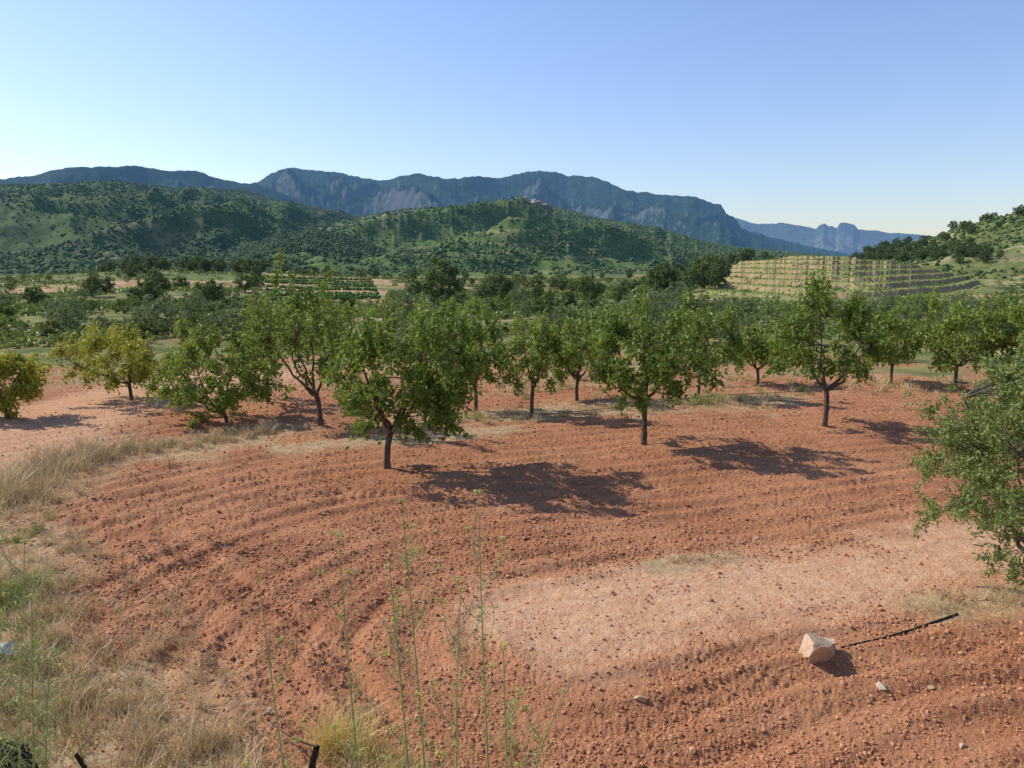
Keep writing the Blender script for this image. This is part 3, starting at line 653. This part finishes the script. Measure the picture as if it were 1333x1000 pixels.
# ---------- stones, hose, stump ----------
def stone(name,px,py,s,mat,label,seed,sh=(1,.8,.7),lift=.3,cat='stone',xyz=None,grp=None,blocky=False,rz=None):
    g=np.random.default_rng(seed); B=I4 if blocky else I3; V=B[0].copy()
    N=[]
    if blocky:
        for ax in np.vstack([np.eye(3),-np.eye(3)]): N.append((ax+g.normal(0,.15,3),g.uniform(.50,.60)))
        for _ in range(6): N.append((g.normal(0,1,3),g.uniform(.64,.76)))
    else:
        for _ in range(9): N.append((g.normal(0,1,3),g.uniform(.42,.68)))
    for n,c in N:
        n=n/np.linalg.norm(n); dd=V@n; V-=np.outer(np.maximum(dd-c,0),n)
    V*=1.15*(1+.05*fbm(V[:,0]*3+seed,V[:,1]*3+V[:,2]*3,4,seed)[:,None])
    V=V*np.array(sh)*s; x,y=at(px,py) if xyz is None else xyz[:2]; z=gz(x,y)+lift*s if xyz is None else xyz[2]
    o=mesh_np(name,V,B[1],mat,False); o.location=(x,y,z); o.rotation_euler=(g.uniform(-.25,.25),g.uniform(-.25,.25),g.uniform(0,6.28) if rz is None else rz); return tag(o,label,cat,grp)
x,y=at(1062,860); zz=gz(x,y)
stone('stone',0,0,.215,ROCKR,'angular tan stone block, biggest stone, at the hose end',14,(1,.85,.9),xyz=(x,y+.02,zz+.07),blocky=True,rz=.5)
stone('stone',0,0,.12,ROCK,'small pale angular stone behind the tan block at the hose end',23,(1.2,.8,.7),xyz=(x+.17,y+.17,zz+.05),blocky=True,rz=-.3)
for i,(px,py,s,lab) in enumerate([(834,917,.06,'small pale stone on dark clods, lower centre right'),(1148,899,.07,'flat pale stone on the clods below the hose'),(890,893,.035,'tiny pale stone right of the lower centre'),
   (1212,893,.035,'tiny pale stone right of the flat one'),(1146,692,.05,'small stone on the upper edge of the pale strip'),(985,703,.045,'small stone at the upper edge of the pale strip, further left'),
   (690,848,.04,'small stone near the left end of the pale strip'),(1270,708,.05,'small stone on the pale strip beside the olive'),(700,690,.045,'small pale stone in the furrows below the tree shadow'),
   (1010,760,.03,'tiny stone in the middle of the pale strip'),(1255,972,.045,'small stone at the lower right corner'),(440,700,.05,'small pale stone in the furrows at left centre'),(350,925,.04,'small stone beside the wheel rut at lower left')]):
    stone('stone',px,py,s,ROCK if i%3 else ROCKR,lab,30+i,(1,.8,.55),.15)
stone('boulder',6,850,.26,GREYR,'pale grey slab of rock at the left edge among weeds',61,(1,.8,.35),.25,'boulder')
def hose(name,pts,r,label,lift=.0):
    P=[]; 
    for (a,b) in zip(pts[:-1],pts[1:]):
        for t in np.linspace(0,1,14,endpoint=False): P.append(np.array(at(*a))*(1-t)+np.array(at(*b))*t)
    P.append(at(*pts[-1])); P=np.array(P); z=ground_z(P[:,0],P[:,1],False); z=np.convolve(np.pad(z,6,'edge'),np.ones(13)/13,'valid')+r+lift
    tb=Tubes(); tb.add(np.c_[P,z],r,8); return tag(tb.build(name,HOSE),label,'hose')
hose('irrigation_hose',[(1094,846),(1150,829),(1247,799)],.012,'black irrigation hose running from the stone pair toward the olive',.0)
hose('irrigation_hose',[(1030,851),(1045,850),(1056,849)],.009,'short black hose stub left of the stone pair',.0)
hose('irrigation_hose',[(700,548),(838,532),(930,520),(1090,512)],.008,'thin black drip line through the grass behind the centre tree',.15)
def stump():
    x,y,z0=at_depth(12,962,4.0); g0=gz(x,y); hh=z0-g0; root=empty('tree_stump',(x,y,g0)); tag(root,'dark charred stump in the bottom left corner','stump')
    V,F=I3; W=V.copy(); W*=1+.12*fbm(V[:,0]*2,V[:,1]*2+V[:,2],4,3)[:,None]; W=W*np.array([.20,.18,hh]); mesh_np('body',W,F,CHAR,True,None,root)
    tb=Tubes(); tb.add(bez([.1,0,hh*.6],[.2,.0,hh*.8],[.27,-.02,hh*.72],6),np.linspace(.03,.012,6),7); tb.build('branch_stub',CHAR,root)
stump()
def dead(px,py,Yd,label,seed,s=1.):
    g=np.random.default_rng(seed); x,y,z=at_depth(px,py,Yd); b=gz(x,y); root=empty('dead_branch',(x,y,b)); tag(root,label,'dead branch'); hh=z-b
    tb=Tubes(); P=bez([0,0,-.05],[g.normal(0,.1),0,hh*.6],[.03,0,hh],8); tb.add(P,np.linspace(.02,.012,8)*s,7); tb.build('stem',CHAR,root)
    t2=Tubes()
    for k in range(5):
        p=P[3+k%5]; e=p+np.array([g.normal(0,.14),g.normal(0,.08),g.uniform(-.02,.16)]); t2.add(bez(p,(p+e)/2+g.normal(0,.03,3),e,5),np.linspace(.006,.002,5),4)
    t2.build('twigs',TWIG,root)
dead(92,982,3.9,'dark forked dead branch right of the charred stump',3)
dead(405,972,3.8,'dark stub of a cut branch at the bottom left of centre',4,1.5)
a=azpx(853); r=84; root=empty('wooden_post',(r*math.sin(a),r*math.cos(a),0)); tag(root,'thin post standing among the olives behind centre tree','post')
tb=Tubes(); tb.add([(0,0,-.1),(0,0,1.3),(.02,0,2.7)],[.06,.055,.05],7); tb.build('pole',TWIG,root)
tb=Tubes(); tb.add([(-.35,0,2.3),(0,.07,2.31),(.35,0,2.3)],[.03,.03,.03],6); tb.build('crossbar',TWIG,root)

# ---------- sky, sun, camera ----------
ELV=math.radians(40); SAZ=math.radians(-68)
sd=Vector((math.sin(SAZ)*math.cos(ELV),math.cos(SAZ)*math.cos(ELV),math.sin(ELV)))
w=bpy.data.worlds.new('World'); bpy.context.scene.world=w; w.use_nodes=True; nt=w.node_tree; bgn=nt.nodes['Background']
sk=nt.nodes.new('ShaderNodeTexSky'); sk.sky_type='NISHITA'; sk.sun_disc=False; sk.sun_elevation=ELV; sk.sun_rotation=SAZ
sk.air_density=1.3; sk.dust_density=.6; sk.ozone_density=2.2; sk.altitude=300
mx=nt.nodes.new('ShaderNodeMix'); mx.data_type='RGBA'; mx.blend_type='MULTIPLY'; mx.inputs[0].default_value=1; mx.inputs[7].default_value=(.94,.97,1.20,1)
nt.links.new(sk.outputs[0],mx.inputs[6]); nt.links.new(mx.outputs[2],bgn.inputs[0]); bgn.inputs[1].default_value=.145
l=bpy.data.lights.new('Sun','SUN'); l.energy=5.0; l.angle=math.radians(.5); l.color=(1,.945,.81)
lo=bpy.data.objects.new('Sun',l); COL.objects.link(lo); lo.rotation_euler=(-sd).to_track_quat('-Z','Y').to_euler(); lo.location=(-20,10,30)
cam=bpy.data.cameras.new('Camera'); cam.sensor_width=36; cam.lens=36*1000/1333; cam.clip_end=40000; cam.clip_start=.05
co=bpy.data.objects.new('Camera',cam); COL.objects.link(co); co.location=(0,0,H); co.rotation_euler=(PI/2-PITCH,0,0)
sc=bpy.context.scene; sc.camera=co; sc.view_settings.view_transform='Standard'; sc.view_settings.look='None'; sc.view_settings.exposure=0
